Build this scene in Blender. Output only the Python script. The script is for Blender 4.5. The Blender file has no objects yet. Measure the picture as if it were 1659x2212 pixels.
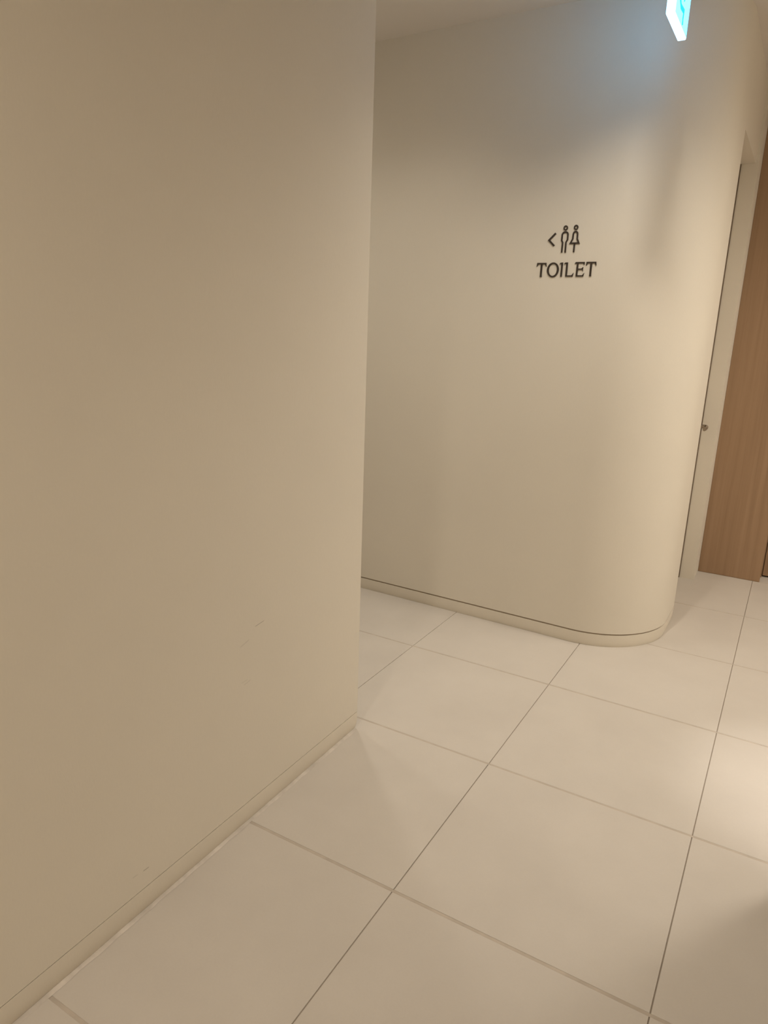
import bpy, bmesh, math, random
from mathutils import Vector, Matrix

random.seed(7)
scene = bpy.context.scene
COL = scene.collection

# ------------------------------------------------------------------ camera
IMG_W, IMG_H = 1659.0, 2212.0
F_PX = 1516.9425
YAW, PITCH, ROLL = -0.5233, -0.2604, 0.0350
CAM_POS = Vector((1.8612, -2.4746, 1.3303))
_f = Vector((math.sin(YAW) * math.cos(PITCH), math.cos(YAW) * math.cos(PITCH), math.sin(PITCH)))
_r = Vector((math.cos(YAW), -math.sin(YAW), 0.0))
_u = _r.cross(_f)
_r2 = _r * math.cos(ROLL) + _u * math.sin(ROLL)
_u2 = -_r * math.sin(ROLL) + _u * math.cos(ROLL)
cam_data = bpy.data.cameras.new('camera')
cam_data.sensor_fit = 'VERTICAL'
cam_data.sensor_height = 36.0
cam_data.sensor_width = 36.0 * IMG_W / IMG_H
cam_data.lens = F_PX / IMG_H * 36.0
cam_data.clip_start = 0.02
cam = bpy.data.objects.new('camera', cam_data)
COL.objects.link(cam)
_m = Matrix((_r2, _u2, -_f)).transposed().to_4x4()
_m.translation = CAM_POS
cam.matrix_world = _m
scene.camera = cam

# ------------------------------------------------------------------ world, exposure
world = bpy.data.worlds.new('world')
world.use_nodes = True
world.node_tree.nodes['Background'].inputs[0].default_value = (0.9, 0.8, 0.7, 1)
world.node_tree.nodes['Background'].inputs[1].default_value = 0.02
scene.world = world
vs = scene.view_settings
vs.view_transform = 'Standard'
vs.look = 'None'
vs.gamma = 1.0
vs.use_curve_mapping = False
vs.exposure = 0.15

CEIL = 2.505
WARM = (1.0, 0.91, 0.79)
# ceiling downlights and added fill lamps: x, y, watts, cone in degrees, colour
DOWNLIGHTS_AND_FILLS = [
    (1.362, -0.14, 52.0, 120.0, 0.03, WARM, 'round recessed ceiling downlight right in front of the exit sign'),
    (0.360, -0.31, 24.0, 130.0, 0.03, WARM, 'round recessed downlight just inside the toilet lobby'),
    (-0.900, -0.10, 45.0, 172.0, 0.10, WARM, 'unseen round fill lamp added deep in the toilet lobby'),  # added to keep the lobby ambient up, no known fixture
    (2.125, -0.23, 76.0, 23.0, 0.03, (1.0, 0.95, 0.90), 'narrow-beam recessed downlight at the mouth of the side hall'),
    (2.850, 0.50, 172.0, 172.0, 0.26, WARM, 'unseen round fill lamp added in the middle of the side hall'),  # added wide fill for ambient light from the hall side
    (3.300, 1.30, 60.0, 172.0, 0.12, WARM, 'unseen round fill lamp added near the oak door in the side hall'),  # extra fill lamp added at the hall end
    (1.350, -3.20, 132.0, 172.0, 0.10, (1.0, 0.87, 0.72), 'unseen round fill lamp added in the corridor between long walls'),  # fill added behind the viewer, warmed to tint the left wall
]


# ------------------------------------------------------------------ node helpers
def new_mat(name):
    m = bpy.data.materials.new(name)
    m.use_nodes = True
    nt = m.node_tree
    return m, nt, nt.nodes['Principled BSDF']


def node(nt, kind, **kw):
    n = nt.nodes.new(kind)
    for k, v in kw.items():
        setattr(n, k, v)
    return n


def math_node(nt, op, a, b=None, clamp=False):
    n = nt.nodes.new('ShaderNodeMath')
    n.operation = op
    n.use_clamp = clamp
    for i, v in enumerate((a, b)):
        if v is None:
            continue
        if hasattr(v, 'links'):
            nt.links.new(v, n.inputs[i])
        else:
            n.inputs[i].default_value = v
    return n.outputs[0]


def mix_col(nt, fac, a, b, blend='MIX'):
    n = nt.nodes.new('ShaderNodeMix')
    n.data_type = 'RGBA'
    n.blend_type = blend
    for idx, v in ((0, fac), (6, a), (7, b)):
        if hasattr(v, 'links'):
            nt.links.new(v, n.inputs[idx])
        else:
            n.inputs[idx].default_value = v
    return n.outputs[2]


def noise(nt, vec, scale, detail=3.0, rough=0.55):
    n = nt.nodes.new('ShaderNodeTexNoise')
    n.inputs['Scale'].default_value = scale
    n.inputs['Detail'].default_value = detail
    n.inputs['Roughness'].default_value = rough
    nt.links.new(vec, n.inputs['Vector'])
    return n.outputs['Fac']


def ramp(nt, fac, stops):
    n = nt.nodes.new('ShaderNodeValToRGB')
    el = n.color_ramp.elements
    while len(el) < len(stops):
        el.new(0.5)
    for e, (p, c) in zip(el, stops):
        e.position = p
        e.color = (c, c, c, 1) if not isinstance(c, tuple) else (*c, 1)
    nt.links.new(fac, n.inputs[0])
    return n.outputs[0]


def scaled(nt, vec, s):
    n = nt.nodes.new('ShaderNodeMapping')
    n.inputs['Scale'].default_value = s
    nt.links.new(vec, n.inputs['Vector'])
    return n.outputs[0]


def bump(nt, bsdf, height, strength, dist):
    n = nt.nodes.new('ShaderNodeBump')
    n.inputs['Strength'].default_value = strength
    n.inputs['Distance'].default_value = dist
    nt.links.new(height, n.inputs['Height'])
    nt.links.new(n.outputs[0], bsdf.inputs['Normal'])


def segment_mark(nt, a_sock, b_sock, p0, p1, half):
    """1 on a thin scuff between two points of the (y, z) plane, fading to 0"""
    d = (p1[0] - p0[0], p1[1] - p0[1])
    L = math.hypot(*d)
    t = (d[0] / L, d[1] / L)
    ay = math_node(nt, 'SUBTRACT', a_sock, p0[0])
    az = math_node(nt, 'SUBTRACT', b_sock, p0[1])
    along = math_node(nt, 'ADD', math_node(nt, 'MULTIPLY', ay, t[0]), math_node(nt, 'MULTIPLY', az, t[1]))
    across = math_node(nt, 'ADD', math_node(nt, 'MULTIPLY', ay, -t[1]), math_node(nt, 'MULTIPLY', az, t[0]))
    w = math_node(nt, 'SUBTRACT', 1.0, math_node(nt, 'DIVIDE', math_node(nt, 'ABSOLUTE', across), half), clamp=True)
    q = math_node(nt, 'SUBTRACT', math_node(nt, 'DIVIDE', along, L), 0.5)
    e = math_node(nt, 'SUBTRACT', 1.0, math_node(nt, 'MULTIPLY', math_node(nt, 'ABSOLUTE', q), 2.0), clamp=True)
    e = math_node(nt, 'MULTIPLY', e, 3.0, clamp=True)
    return math_node(nt, 'MULTIPLY', w, e)


def paint_mat(name, col, scuffs=()):
    m, nt, b = new_mat(name)
    tc = node(nt, 'ShaderNodeTexCoord').outputs['Object']
    big = ramp(nt, noise(nt, tc, 1.7, 3), [(0.3, 0.0), (0.7, 1.0)])
    fine = noise(nt, scaled(nt, tc, (1, 1, 0.35)), 260, 2)
    c = mix_col(nt, big, (*[v * 0.975 for v in col], 1), (*[min(1, v * 1.02) for v in col], 1))
    c = mix_col(nt, math_node(nt, 'MULTIPLY', fine, 0.16), c, (*[v * 0.80 for v in col], 1))
    if scuffs:
        sep = node(nt, 'ShaderNodeSeparateXYZ')
        nt.links.new(tc, sep.inputs[0])
        tot = None
        for p0, p1, half, k in scuffs:
            s = math_node(nt, 'MULTIPLY', segment_mark(nt, sep.outputs[1], sep.outputs[2], p0, p1, half), k)
            tot = s if tot is None else math_node(nt, 'MAXIMUM', tot, s)
        c = mix_col(nt, tot, c, (0.16, 0.12, 0.09, 1))
    nt.links.new(c, b.inputs['Base Color'])
    b.inputs['Roughness'].default_value = 0.62
    b.inputs['Specular IOR Level'].default_value = 0.3
    bump(nt, b, fine, 0.25, 0.0006)
    return m


WALL_COL = (0.74, 0.69, 0.60)
M_WALL = paint_mat('cream_wall_paint', WALL_COL)
M_WALL_LEFT = paint_mat('cream_wall_paint_scuffed', WALL_COL, [
    ((-1.1900, 0.5668), (-1.1480, 0.5712), 0.0016, 0.55),
    ((-1.2480, 0.5310), (-1.2080, 0.5400), 0.0030, 0.18),
    ((-1.2450, 0.4300), (-1.2180, 0.4305), 0.0020, 0.16),
    ((-1.2360, 0.4205), (-1.2060, 0.4245), 0.0018, 0.22),
    ((-1.6150, 0.1165), (-1.5980, 0.1150), 0.0020, 0.22),
    ((-1.5850, 0.1125), (-1.5660, 0.1115), 0.0022, 0.50),
])
M_BASE = paint_mat('cream_baseboard_paint', (0.735, 0.68, 0.585))
M_CEIL = paint_mat('ceiling_paint', (0.74, 0.69, 0.63))
M_DOORPAINT = paint_mat('cream_door_paint', (0.72, 0.65, 0.55))


def tile_mat():
    m, nt, b = new_mat('beige_porcelain_tile')
    tc = node(nt, 'ShaderNodeTexCoord')
    geo = node(nt, 'ShaderNodeNewGeometry').outputs['Position']
    info = node(nt, 'ShaderNodeObjectInfo')
    cloud = ramp(nt, noise(nt, geo, 3.2, 5, 0.6), [(0.3, 0.0), (0.72, 1.0)])
    fine = noise(nt, geo, 170, 3, 0.6)
    base = mix_col(nt, cloud, (0.545, 0.503, 0.450, 1), (0.595, 0.552, 0.495, 1))
    base = mix_col(nt, math_node(nt, 'MULTIPLY', fine, 0.22), base, (0.45, 0.40, 0.34, 1))
    rnd = math_node(nt, 'MULTIPLY', info.outputs['Random'], 0.10)
    base = mix_col(nt, rnd, base, (0.52, 0.46, 0.40, 1))
    nt.links.new(base, b.inputs['Base Color'])
    b.inputs['Roughness'].default_value = 0.46
    b.inputs['Specular IOR Level'].default_value = 0.35
    bump(nt, b, fine, 0.25, 0.0006)
    return m


def plain_mat(name, col, rough=0.6, metal=0.0, var=0.12, scale=60.0):
    m, nt, b = new_mat(name)
    tc = node(nt, 'ShaderNodeTexCoord').outputs['Object']
    n = noise(nt, tc, scale, 3)
    c = mix_col(nt, n, (*[v * (1 - var) for v in col], 1), (*[min(1, v * (1 + var)) for v in col], 1))
    nt.links.new(c, b.inputs['Base Color'])
    b.inputs['Roughness'].default_value = rough
    b.inputs['Metallic'].default_value = metal
    return m


def wood_mat():
    m, nt, b = new_mat('oak_veneer')
    tc = node(nt, 'ShaderNodeTexCoord').outputs['Object']
    n1 = noise(nt, scaled(nt, tc, (38, 38, 1.1)), 1.0, 5, 0.6)
    n2 = noise(nt, scaled(nt, tc, (240, 240, 5)), 1.0, 3, 0.6)
    c = ramp(nt, n1, [(0.28, (0.285, 0.178, 0.100)), (0.55, (0.345, 0.220, 0.128)), (0.78, (0.385, 0.250, 0.150))])
    c = mix_col(nt, math_node(nt, 'MULTIPLY', n2, 0.35), c, (0.25, 0.155, 0.085, 1))
    nt.links.new(c, b.inputs['Base Color'])
    b.inputs['Roughness'].default_value = 0.5
    bump(nt, b, n2, 0.2, 0.0004)
    return m


def emit_mat(name, col, strength, var=0.05):
    m, nt, b = new_mat(name)
    tc = node(nt, 'ShaderNodeTexCoord').outputs['Object']
    n = noise(nt, tc, 25.0, 1)
    c = mix_col(nt, math_node(nt, 'MULTIPLY', n, var), (*col, 1), (*[v * 0.8 for v in col], 1))
    b.inputs['Base Color'].default_value = (*[v * 0.5 for v in col], 1)
    nt.links.new(c, b.inputs['Emission Color'])
    b.inputs['Emission Strength'].default_value = strength
    return m


M_TILE = tile_mat()
M_GROUT = plain_mat('dark_brown_grout', (0.30, 0.25, 0.20), 0.85, 0, 0.2, 40)
M_GROUT_PALE = plain_mat('brown_grout', (0.47, 0.41, 0.345), 0.85, 0, 0.28, 14)
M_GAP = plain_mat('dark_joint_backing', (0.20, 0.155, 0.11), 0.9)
M_REVEAL = plain_mat('brown_reveal_backing', (0.38, 0.31, 0.235), 0.9)
M_WOOD = wood_mat()
M_CAULK = plain_mat('silicone_bead', (0.56, 0.51, 0.45), 0.6, 0, 0.40, 22)
M_LETTER = plain_mat('dark_bronze_lettering', (0.032, 0.021, 0.013), 0.5)
M_METAL = plain_mat('brushed_nickel', (0.36, 0.31, 0.25), 0.35, 0.85)
M_TRIM = plain_mat('white_lamp_trim', (0.75, 0.73, 0.70), 0.4)
M_DARK = plain_mat('lamp_reflector', (0.22, 0.20, 0.18), 0.3, 0.6)
M_LENS = emit_mat('lamp_lens', (1.0, 0.88, 0.74), 3.0)
M_EXIT_EDGE = emit_mat('exit_sign_diffuser', (0.28, 0.58, 1.0), 4.6)
M_EXIT_FACE = emit_mat('exit_sign_face', (0.075, 0.50, 1.0), 5.4)
M_EXIT_PICTO = emit_mat('exit_sign_pictogram', (0.0, 0.80, 1.0), 0.82)


# ------------------------------------------------------------------ mesh helpers
def link(name, bm, mat, parent=None, smooth=False, bevel=0.0, seg=2):
    if bevel:
        bmesh.ops.bevel(bm, geom=[e for e in bm.edges if e.is_manifold and e.calc_face_angle(0) > 0.5],
                        offset=bevel, segments=seg, affect='EDGES', profile=0.5, clamp_overlap=True)
    bmesh.ops.recalc_face_normals(bm, faces=bm.faces)
    me = bpy.data.meshes.new(name)
    bm.to_mesh(me)
    bm.free()
    me.materials.append(mat)
    if smooth:
        me.polygons.foreach_set('use_smooth', [True] * len(me.polygons))
        try:
            me.set_sharp_from_angle(angle=math.radians(35))
        except Exception:
            pass
    o = bpy.data.objects.new(name, me)
    COL.objects.link(o)
    if parent is not None:
        o.parent = parent
        o.matrix_parent_inverse = Matrix.Translation(-Vector(parent.location))
    return o


def struct(o, label=None, cat=None):
    o['kind'] = 'structure'
    if label:
        o['label'] = label
    if cat:
        o['category'] = cat
    return o


def empty(name, loc, label, cat, group=None):
    o = bpy.data.objects.new(name, None)
    o.location = loc
    o.empty_display_size = 0.05
    COL.objects.link(o)
    o['label'] = label
    o['category'] = cat
    if group:
        o['group'] = group
    return o


def box(bm, x0, x1, y0, y1, z0, z1):
    r = bmesh.ops.create_cube(bm, size=1.0)
    for v in r['verts']:
        v.co = Vector(((x0 if v.co.x < 0 else x1), (y0 if v.co.y < 0 else y1), (z0 if v.co.z < 0 else z1)))
    return r['verts']


def prism(bm, pts, z0, z1):
    """closed plan outline extruded upwards"""
    lo = [bm.verts.new((x, y, z0)) for x, y in pts]
    hi = [bm.verts.new((x, y, z1)) for x, y in pts]
    n = len(pts)
    for i in range(n):
        j = (i + 1) % n
        bm.faces.new((lo[i], lo[j], hi[j], hi[i]))
    bm.faces.new(hi)
    bm.faces.new(lo[::-1])


def tapered(bm, outline, levels):
    """stack of plan outlines: levels are (z, inset)"""
    rings = [[bm.verts.new((x, y, z)) for x, y in outline(i)] for z, i in levels]
    n = len(rings[0])
    for a, b in zip(rings, rings[1:]):
        for i in range(n):
            j = (i + 1) % n
            bm.faces.new((a[i], a[j], b[j], b[i]))
    bm.faces.new(rings[-1])
    bm.faces.new(rings[0][::-1])


def lathe(bm, prof, c, seg=32, axis='Z'):
    rings = []
    for r, h in prof:
        ring = []
        for k in range(seg):
            a = 2 * math.pi * k / seg
            p = Vector((r * math.cos(a), r * math.sin(a), h))
            if axis == 'X':
                p = Vector((p.z, p.x, p.y))
            elif axis == 'Y':
                p = Vector((p.x, p.z, p.y))
            ring.append(bm.verts.new(p + Vector(c)))
        rings.append(ring)
    for a, b in zip(rings, rings[1:]):
        for k in range(seg):
            bm.faces.new((a[k], a[(k + 1) % seg], b[(k + 1) % seg], b[k]))
    return rings


def disc(bm, r, c, seg=32):
    vs_ = [bm.verts.new((c[0] + r * math.cos(2 * math.pi * k / seg), c[1] + r * math.sin(2 * math.pi * k / seg), c[2]))
           for k in range(seg)]
    bm.faces.new(vs_)


# ------------------------------------------------------------------ floor
bm = bmesh.new()
box(bm, -1.9, 3.9, -4.7, 2.3, -0.06, -0.0026)
floor = struct(link('floor', bm, M_GROUT), 'beige square porcelain tile floor with brown grout joints', 'floor')

PX, PY = 0.6000, 0.6108
GX, GY = 0.0024, 0.0080
bm = bmesh.new()
box(bm, -PX / 2 + GX / 2, PX / 2 - GX / 2, -PY / 2 + GY / 2, PY / 2 - GY / 2, -0.009, 0.0)
bmesh.ops.bevel(bm, geom=[e for e in bm.edges if all(v.co.z > -0.001 for v in e.verts)],
                offset=0.0011, segments=2, affect='EDGES', profile=0.5)
tile_me = bpy.data.meshes.new('floor_tile')
bm.to_mesh(tile_me)
bm.free()
tile_me.materials.append(M_TILE)
for i in range(-3, 7):
    for j in range(-7, 4):
        x, y = (i + 0.5) * PX, (j + 0.5) * PY
        t = bpy.data.objects.new('floor_tile', tile_me)
        t.location = (x, y, 0.00025 * math.sin(i * 7.3 + j * 3.1))
        t.parent = floor
        COL.objects.link(t)

bm = bmesh.new()
box(bm, -1.85, 3.8, -GY / 2, GY / 2, -0.0035, -0.0007)
strip_me = bpy.data.meshes.new('grout_strip')
bm.to_mesh(strip_me)
bm.free()
strip_me.materials.append(M_GROUT_PALE)
for j in range(-6, 4):
    t = bpy.data.objects.new('grout_strip', strip_me)
    t.location = (0, j * PY, 0)
    t.parent = floor
    COL.objects.link(t)

# ------------------------------------------------------------------ ceiling
bm = bmesh.new()
box(bm, -1.9, 3.9, -4.7, 2.3, CEIL, CEIL + 0.08)
struct(link('ceiling', bm, M_CEIL), 'plain pale painted ceiling above the corridor', 'ceiling')


# ------------------------------------------------------------------ left wall (L-shaped plan, ends at the lobby opening)
def left_outline(inset=0.0):
    return [(0.7650 - inset, -4.6), (0.7440 - inset, -0.672 - inset), (-1.85, -0.672 - inset), (-1.85, -0.86),
            (0.56, -0.86), (0.56, -4.6)]


BB_L, BB_LT = 0.0640, 0.0665
bm = bmesh.new()
prism(bm, left_outline(), BB_LT, CEIL)
struct(link('wall_left', bm, M_WALL_LEFT, bevel=0.0025), 'long cream wall with faint scuffs ending at an outer corner', 'wall')
bm = bmesh.new()
prism(bm, left_outline(0.006), 0.04, BB_LT + 0.002)
jb = link('joint_backing', bm, M_GAP)
bm = bmesh.new()
tapered(bm, left_outline, [(0.0, 0.0075), (0.006, 0.0050), (0.016, 0.0022), (0.030, 0.0006), (0.045, 0.0), (BB_L, 0.0)])
bl = struct(link('baseboard_left', bm, M_BASE, smooth=True), 'flush cream baseboard under the long scuffed wall', 'baseboard')
jb.parent = bl

# silicone bead along the foot of the left wall
bm = bmesh.new()
N = 160
prev = None
for k in range(N + 1):
    y = -4.55 + (4.55 - 0.676) * k / N
    x = 0.7650 + (0.7440 - 0.7650) * (y + 4.6) / (4.6 - 0.672) - 0.0055
    w = 0.0100 + 0.0016 * math.sin(k * 1.7) * math.sin(k * 0.31) + random.uniform(-0.0006, 0.0006)
    h = 0.0046 + 0.0008 * math.sin(k * 0.9)
    ring = [bm.verts.new((x + dx, y, z)) for dx, z in ((-0.003, 0.0), (-0.003, h * 0.7), (w * 0.5, h * 0.45), (w, 0.0003))]
    if prev:
        for a in range(4):
            bm.faces.new((prev[a], prev[(a + 1) % 4], ring[(a + 1) % 4], ring[a]))
    else:
        bm.faces.new(ring)
    prev = ring
bm.faces.new(prev)
struct(link('trim_1', bm, M_CAULK, smooth=True), 'worn pale silicone bead along the foot of the long wall', 'trim')

# ------------------------------------------------------------------ back wall with the rounded corner
FX, FR = 1.500, 0.345          # outer face and radius of the rounded corner
YB = 0.4315                    # y of the flat face at the start of the curve


def back_outline(inset=0.0):
    c = (FX - FR, YB + FR)
    R = FR - inset
    pts = [(-1.85, 0.486 + inset)]
    n = 28
    for k in range(n + 1):
        a = math.pi / 2 * k / n
        pts.append((c[0] + R * math.sin(a), c[1] - R * math.cos(a)))
    pts += [(FX - inset, 0.992 - inset), (FX - 0.20, 0.992 - inset), (FX - 0.20, YB + FR + 0.02),
            (c[0] - 0.05, YB + 0.20), (-1.85, 0.68)]
    return pts


BB_B, BB_BT = 0.0560, 0.0630
bm = bmesh.new()
prism(bm, back_outline(), BB_BT, CEIL)
# header over the door recess and the pier beyond it belong to the same wall
box(bm, FX - 0.20, FX, 0.992, 1.646, 2.150, CEIL)
box(bm, FX - 0.062, FX + 0.012, 1.646, 1.95, 0.0, CEIL)
box(bm, FX - 0.20, FX - 0.062, 1.70, 1.95, 0.0, CEIL)
struct(link('wall_back', bm, M_WALL, smooth=True), 'cream wall with rounded corner carrying the toilet lettering', 'wall')
bm = bmesh.new()
prism(bm, back_outline(0.0050), 0.03, BB_BT + 0.002)
jb = link('joint_backing', bm, M_REVEAL)
bm = bmesh.new()
tapered(bm, back_outline, [(0.0, 0.0040), (0.006, 0.0022), (0.016, 0.0008), (0.030, 0.0), (BB_B, 0.0)])
bb = struct(link('baseboard_back', bm, M_BASE, smooth=True), 'flush cream baseboard curving around the rounded corner', 'baseboard')
jb.parent = bb

# ------------------------------------------------------------------ unseen rest of the shell (closes the room)
bm = bmesh.new()
prism(bm, [(2.06, -4.6), (2.06, -0.64), (3.85, -0.64), (3.85, -0.84), (2.26, -0.84), (2.26, -4.6)], 0.0, CEIL)
struct(link('wall_right', bm, M_WALL, bevel=0.0025), 'cream corridor wall facing the long scuffed wall', 'wall')
bm = bmesh.new()
box(bm, -1.9, 3.9, -4.75, -4.6, 0, CEIL)
struct(link('wall_rear', bm, M_WALL), 'cream wall closing the corridor behind the viewer', 'wall')
bm = bmesh.new()
box(bm, 3.75, 3.9, -0.66, 2.3, 0, CEIL)
struct(link('wall_east', bm, M_WALL), 'cream wall closing the side hall', 'wall')
bm = bmesh.new()
box(bm, -1.9, -1.75, -0.70, 0.60, 0, CEIL)
struct(link('wall_west', bm, M_WALL), 'cream wall closing the toilet lobby', 'wall')
bm = bmesh.new()
box(bm, 2.80, 3.9, 1.925, 2.1, 0, CEIL)
struct(link('wall_north', bm, M_WALL), 'cream wall beside the oak door', 'wall')

# ------------------------------------------------------------------ oak panel and oak door at the end
bm = bmesh.new()
box(bm, 1.5125, 1.834, 1.832, 1.925, 0.0, CEIL)
struct(link('wall_end', bm, M_WOOD, bevel=0.0012), 'tall oak veneer panel beside the cream door pier', 'wall panel')
d2 = empty('door_2', (2.30, 1.965, 0), 'oak veneer door set behind the tall oak panel', 'door')
d2['kind'] = 'structure'
bm = bmesh.new()
box(bm, 1.842, 2.74, 1.945, 1.985, 0.010, 2.44)
leaf = link('door_leaf', bm, M_WOOD, d2, bevel=0.0012)
bm = bmesh.new()
for x0, x1, z0, z1 in ((1.80, 1.839, 0.0, 2.443), (2.743, 2.80, 0.0, 2.443), (1.80, 2.80, 2.443, 2.505)):
    box(bm, x0, x1, 1.930, 2.0, z0, z1)
link('door_frame', bm, M_WOOD, d2)
bm = bmesh.new()
box(bm, 1.80, 2.80, 2.0, 2.05, 0.0, CEIL)
link('door_backing', bm, M_GAP, d2)

# ------------------------------------------------------------------ recessed cream door with lever handle
d1 = empty('door_1', (1.42, 1.32, 0), 'cream door recessed in the wall behind the rounded corner', 'door')
d1['kind'] = 'structure'
DX = 1.418
bm = bmesh.new()
box(bm, DX - 0.04, DX, 0.998, 1.630, 0.006, 2.142)
leaf = link('door_leaf', bm, M_DOORPAINT, d1, bevel=0.0015)
bm = bmesh.new()
box(bm, DX - 0.07, DX - 0.045, 0.99, 1.648, 0.0, 2.151)
link('door_backing', bm, M_GAP, d1)
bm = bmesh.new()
box(bm, DX - 0.03, FX - 0.0625, 1.640, 1.695, 0.0, 2.149)  # dark block standing in for the shade inside the door rebate gap
link('rebate_gap_shade', bm, M_GAP, d1)
hd = bmesh.new()
HY, HZ = 1.575, 0.868
lathe(hd, [(0.0005, 0.0), (0.026, 0.0), (0.026, 0.006), (0.023, 0.009), (0.0105, 0.010), (0.0095, 0.040), (0.0005, 0.041)],
      (DX, HY, HZ), 24, 'X')
handle = link('handle', hd, M_METAL, d1, smooth=True)
handle['label'] = 'brushed nickel lever handle'
# lever: bar that leaves the spindle and returns towards the hinge side
lv = bmesh.new()
path = [(DX + 0.030, HY + 0.006), (DX + 0.044, HY + 0.004), (DX + 0.051, HY - 0.008), (DX + 0.053, HY - 0.030),
        (DX + 0.053, HY - 0.080), (DX + 0.051, HY - 0.112)]
prev = None
for k, (x, y) in enumerate(path):
    if k == 0:
        tx, ty = path[1][0] - x, path[1][1] - y
    elif k == len(path) - 1:
        tx, ty = x - path[-2][0], y - path[-2][1]
    else:
        tx, ty = path[k + 1][0] - path[k - 1][0], path[k + 1][1] - path[k - 1][1]
    l = math.hypot(tx, ty)
    nx, ny = -ty / l, tx / l
    ring = [lv.verts.new((x + nx * 0.0075 * math.cos(a), y + ny * 0.0075 * math.cos(a), HZ + 0.0105 * math.sin(a)))
            for a in [2 * math.pi * q / 12 for q in range(12)]]
    if prev:
        for a in range(12):
            lv.faces.new((prev[a], prev[(a + 1) % 12], ring[(a + 1) % 12], ring[a]))
    else:
        lv.faces.new(ring)
    prev = ring
lv.faces.new(prev)
lever = link('lever', lv, M_METAL, None, smooth=True)
lever.parent = handle

# ------------------------------------------------------------------ toilet lettering on the back wall
SX, SZ = 0.980, 1.600
SY = YB + (0.486 - YB) * (FX - FR - SX) / (FX - FR + 1.85)      # wall face at the sign
SLOPE = -(0.486 - YB) / (FX - FR + 1.85)
TH = 0.0030
sign = empty('toilet_sign', (SX, SY, SZ), 'dark TOILET lettering with arrow and two outlined figures on rounded wall', 'sign')


def wall_pt(u, v, depth):
    x = SX + u * 0.001
    return Vector((x, SY + SLOPE * (x - SX) - depth, SZ + v * 0.001))


def solid(name, loops, mat=M_LETTER):
    """each loop: list of (u, v) faces (quads or concave outlines), turned into a thin raised body"""
    bm_ = bmesh.new()
    for loop in loops:
        lo = [bm_.verts.new(wall_pt(u, v, 0.0002)) for u, v in loop]
        hi = [bm_.verts.new(wall_pt(u, v, TH)) for u, v in loop]
        n = len(loop)
        for i in range(n):
            j = (i + 1) % n
            bm_.faces.new((lo[i], lo[j], hi[j], hi[i]))
        bm_.faces.new(hi)
        bm_.faces.new(lo[::-1])
    o = link(name, bm_, mat, sign)
    return o


def ring_body(name, c, ro, ri, seg=40):
    bm_ = bmesh.new()
    R = []
    for (rx, ry), d in ((ro, 0.0002), (ro, TH), (ri, TH), (ri, 0.0002)):
        R.append([bm_.verts.new(wall_pt(c[0] + rx * math.cos(2 * math.pi * k / seg), c[1] + ry * math.sin(2 * math.pi * k / seg), d))
                  for k in range(seg)])
    for q in range(4):
        a, b = R[q], R[(q + 1) % 4]
        for k in range(seg):
            bm_.faces.new((a[k], a[(k + 1) % seg], b[(k + 1) % seg], b[k]))
    return link(name, bm_, M_LETTER, sign)


def stroke(pts, w, closed=False):
    """band of width w along a polyline as one outline (open) or list of quads (closed)"""
    n = len(pts)
    L, Rr = [], []
    for i in range(n):
        if closed:
            a, b, c = pts[i - 1], pts[i], pts[(i + 1) % n]
        else:
            a, b, c = pts[max(i - 1, 0)], pts[i], pts[min(i + 1, n - 1)]
        d1_ = Vector((b[0] - a[0], b[1] - a[1]))
        d2_ = Vector((c[0] - b[0], c[1] - b[1]))
        if d1_.length < 1e-6:
            d1_ = d2_
        if d2_.length < 1e-6:
            d2_ = d1_
        d1_, d2_ = d1_.normalized(), d2_.normalized()
        n1, n2 = Vector((-d1_.y, d1_.x)), Vector((-d2_.y, d2_.x))
        mt = (n1 + n2).normalized()
        k = (w / 2) / max(0.35, mt.dot(n1))
        L.append((b[0] + mt.x * k, b[1] + mt.y * k))
        Rr.append((b[0] - mt.x * k, b[1] - mt.y * k))
    if not closed:
        return [L + Rr[::-1]]
    return [[L[i], L[(i + 1) % n], Rr[(i + 1) % n], Rr[i]] for i in range(n)]


def glyph_T(c, top):
    base = [(-19.2, 0), (19.2, 0), (20.6, -14.5), (18.6, -14.5), (13.5, -5.6), (4.0, -5.6), (3.6, -20), (3.6, -47),
            (4.3, -54), (-4.3, -54), (-3.6, -47), (-3.6, -20), (-4.0, -5.6), (-13.5, -5.6), (-18.6, -14.5), (-20.6, -14.5)]
    return [(c + u, top + v) for u, v in base]


solid('letter_t', [glyph_T(-101.0, -6.3)])
ring_body('letter_o', (-52.6, -33.6), (24.6, 28.3), (16.8, 22.6))
solid('letter_i', [[(-27.4, -11.2), (-22.0, -6.4), (-13.0, -6.0), (-13.3, -59.8), (-20.0, -59.8), (-19.7, -12.0)]])
solid('letter_l', [[(-8.8, -11.4), (-3.6, -6.3), (7.0, -6.0), (7.4, -54.6), (25.0, -54.6), (33.2, -44.8), (30.2, -59.7),
                    (0.4, -59.7), (0.4, -12.0)]])
solid('letter_e', [[(33.6, -11.2), (38.6, -5.0), (74.0, -5.0), (73.6, -16.0), (71.4, -16.0), (67.6, -10.2), (50.0, -10.2),
                    (49.6, -29.6), (62.6, -29.6), (69.6, -23.6), (69.0, -40.6), (65.8, -34.0), (49.5, -34.0), (49.0, -54.6),
                    (67.6, -54.6), (75.6, -45.6), (72.6, -59.7), (42.2, -59.7), (43.0, -11.2)]])
solid('letter_t', [glyph_T(99.8, -4.8)])
solid('arrow', stroke([(-54.0, 104.5), (-79.5, 79.0), (-56.5, 57.5)], 6.8))
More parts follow.
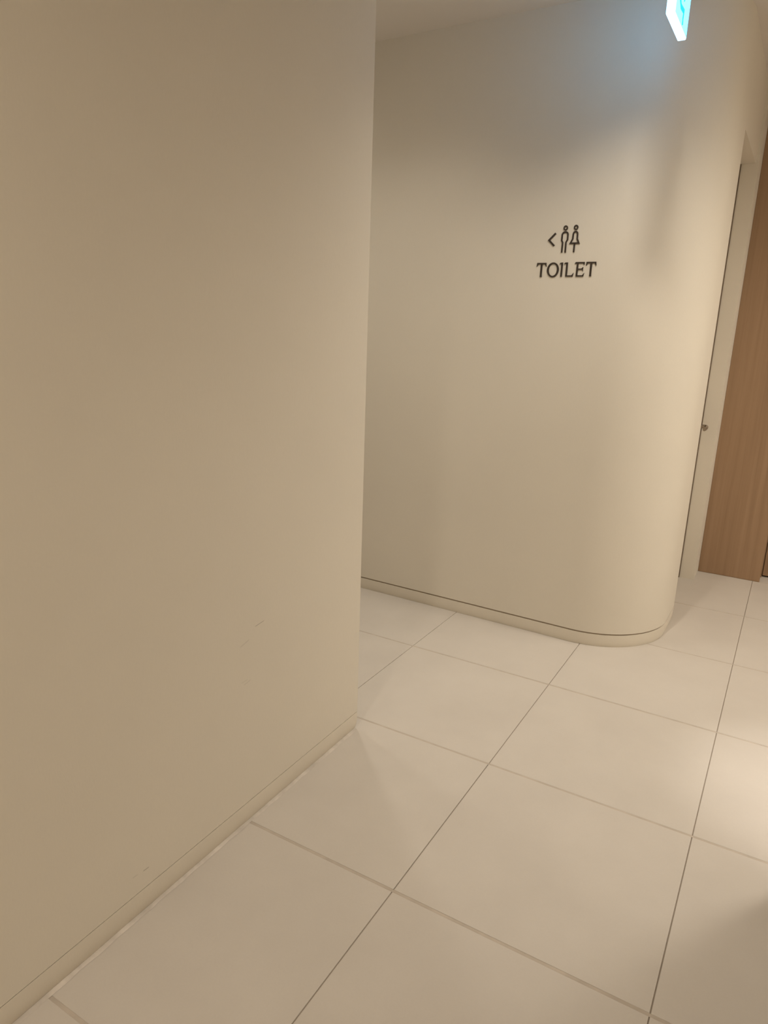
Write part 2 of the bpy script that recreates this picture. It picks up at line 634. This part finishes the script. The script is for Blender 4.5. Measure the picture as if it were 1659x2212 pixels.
man = solid('man_pictogram', stroke([(-23.2, 31.5), (-22.8, 69.0), (-27.4, 76.5), (-27.2, 98.5), (-24.6, 104.0), (-18.8, 107.6),
                                     (-12.0, 107.8), (-7.0, 105.2), (-4.4, 100.0), (-4.2, 79.0), (-9.4, 69.5), (-9.0, 31.5)], 5.8))
mh = ring_body('head', (-15.7, 122.8), (9.0, 9.6), (4.0, 4.5), 24)
mh.parent = man
mh.matrix_parent_inverse = Matrix.Identity(4)
woman = solid('woman_pictogram', stroke([(8.6, 65.4), (16.6, 81.6), (17.0, 99.5), (19.2, 105.2), (23.4, 107.8), (28.4, 107.8),
                                         (32.2, 105.0), (34.0, 99.5), (34.4, 81.0), (42.0, 65.4)], 5.8, True)
              + stroke([(25.3, 66.0), (25.0, 32.0)], 6.0))
wh = ring_body('head', (25.6, 123.4), (9.0, 9.6), (4.0, 4.5), 24)
wh.parent = woman
wh.matrix_parent_inverse = Matrix.Identity(4)

# ------------------------------------------------------------------ lit exit sign hanging from the ceiling
EX0, EX1, EY0, EY1, EZ0, EZ1 = 1.3385, 1.3640, 0.004, 0.229, 2.250, 2.448
ex = empty('exit_sign', ((EX0 + EX1) / 2, (EY0 + EY1) / 2, EZ0), 'glowing white and cyan hanging exit sign near the rounded corner', 'exit sign')
bm = bmesh.new()
box(bm, EX0, EX1, EY0, EY1, EZ0, EZ1)
body = link('light_box', bm, M_EXIT_EDGE, ex, bevel=0.0032, seg=2)
RUN = [  # simple running figure, (y, z) strokes in sign millimetres from lower near corner
    ([(100, 128), (76, 96), (60, 54), (78, 44), (130, 48), (128, 28), (132, 12)], 15),
    ([(96, 112), (112, 88), (122, 72)], 15),
    ([(100, 128), (138, 112), (150, 96)], 10),
    ([(100, 128), (66, 122), (52, 104)], 10),
]
for side, xs in ((1, EX1), (-1, EX0)):
    bm = bmesh.new()
    x_out = xs + side * 0.0006
    box(bm, min(xs - side * 0.002, x_out), max(xs - side * 0.002, x_out), EY0 + 0.0045, EY1 - 0.006, EZ0 + 0.006, EZ1 - 0.006)
    panel = link('face_panel', bm, M_EXIT_FACE, ex)
    bm = bmesh.new()
    for pts, w in RUN:
        for quad in stroke(pts, w):
            lo = [bm.verts.new((xs + side * 0.0004, EY0 + u * 0.001, EZ0 + v * 0.001)) for u, v in quad]
            hi = [bm.verts.new((xs + side * 0.0012, EY0 + u * 0.001, EZ0 + v * 0.001)) for u, v in quad]
            n = len(quad)
            for i in range(n):
                bm.faces.new((lo[i], lo[(i + 1) % n], hi[(i + 1) % n], hi[i]))
            bm.faces.new(hi)
            bm.faces.new(lo[::-1])
    hv = [(112 + 11 * math.cos(2 * math.pi * k / 18), 148 + 11 * math.sin(2 * math.pi * k / 18)) for k in range(18)]
    lo = [bm.verts.new((xs + side * 0.0004, EY0 + u * 0.001, EZ0 + v * 0.001)) for u, v in hv]
    hi = [bm.verts.new((xs + side * 0.0012, EY0 + u * 0.001, EZ0 + v * 0.001)) for u, v in hv]
    for i in range(18):
        bm.faces.new((lo[i], lo[(i + 1) % 18], hi[(i + 1) % 18], hi[i]))
    bm.faces.new(hi)
    bm.faces.new(lo[::-1])
    pic = link('running_pictogram', bm, M_EXIT_PICTO, ex)
    pic.parent = panel
    pic.matrix_parent_inverse = Matrix.Identity(4)
for yy in (EY0 + 0.05, EY1 - 0.05):
    bm = bmesh.new()
    lathe(bm, [(0.0005, EZ1 - 0.002), (0.006, EZ1 - 0.002), (0.006, CEIL - 0.008), (0.0005, CEIL - 0.008)],
          ((EX0 + EX1) / 2, yy, 0), 16)
    link('hanger', bm, M_TRIM, ex, smooth=True)
bm = bmesh.new()
box(bm, EX0 - 0.012, EX1 + 0.012, EY0 + 0.02, EY1 - 0.02, CEIL - 0.010, CEIL)
link('ceiling_plate', bm, M_TRIM, ex, bevel=0.002)

# ------------------------------------------------------------------ ceiling downlights and added fill lamps
for k, (x, y, watts, cone, soft, colr, lab) in enumerate(DOWNLIGHTS_AND_FILLS):
    dl = empty('downlight', (x, y, CEIL), lab, 'downlight', 'ceiling downlights')  # same fixture body also carries the added fill lamps
    rad = 0.036 if soft < 0.05 else soft
    bm = bmesh.new()
    lathe(bm, [(rad, CEIL - 0.0005), (rad + 0.012, CEIL - 0.0005), (rad + 0.011, CEIL - 0.004), (rad + 0.001, CEIL - 0.005), (rad, CEIL - 0.0005)], (x, y, 0), 32)
    link('trim_ring', bm, M_TRIM, dl, smooth=True)
    bm = bmesh.new()
    disc(bm, rad + 0.0002, (x, y, CEIL - 0.0012))
    link('lens', bm, M_LENS, dl)
    ld = bpy.data.lights.new('ceiling_lamp', 'SPOT')
    ld.energy = watts
    ld.color = colr
    ld.spot_size = math.radians(cone)
    ld.spot_blend = 1.0
    ld.shadow_soft_size = soft
    lo_ = bpy.data.objects.new('ceiling_lamp', ld)
    lo_.location = (x, y, CEIL - 0.008)
    COL.objects.link(lo_)
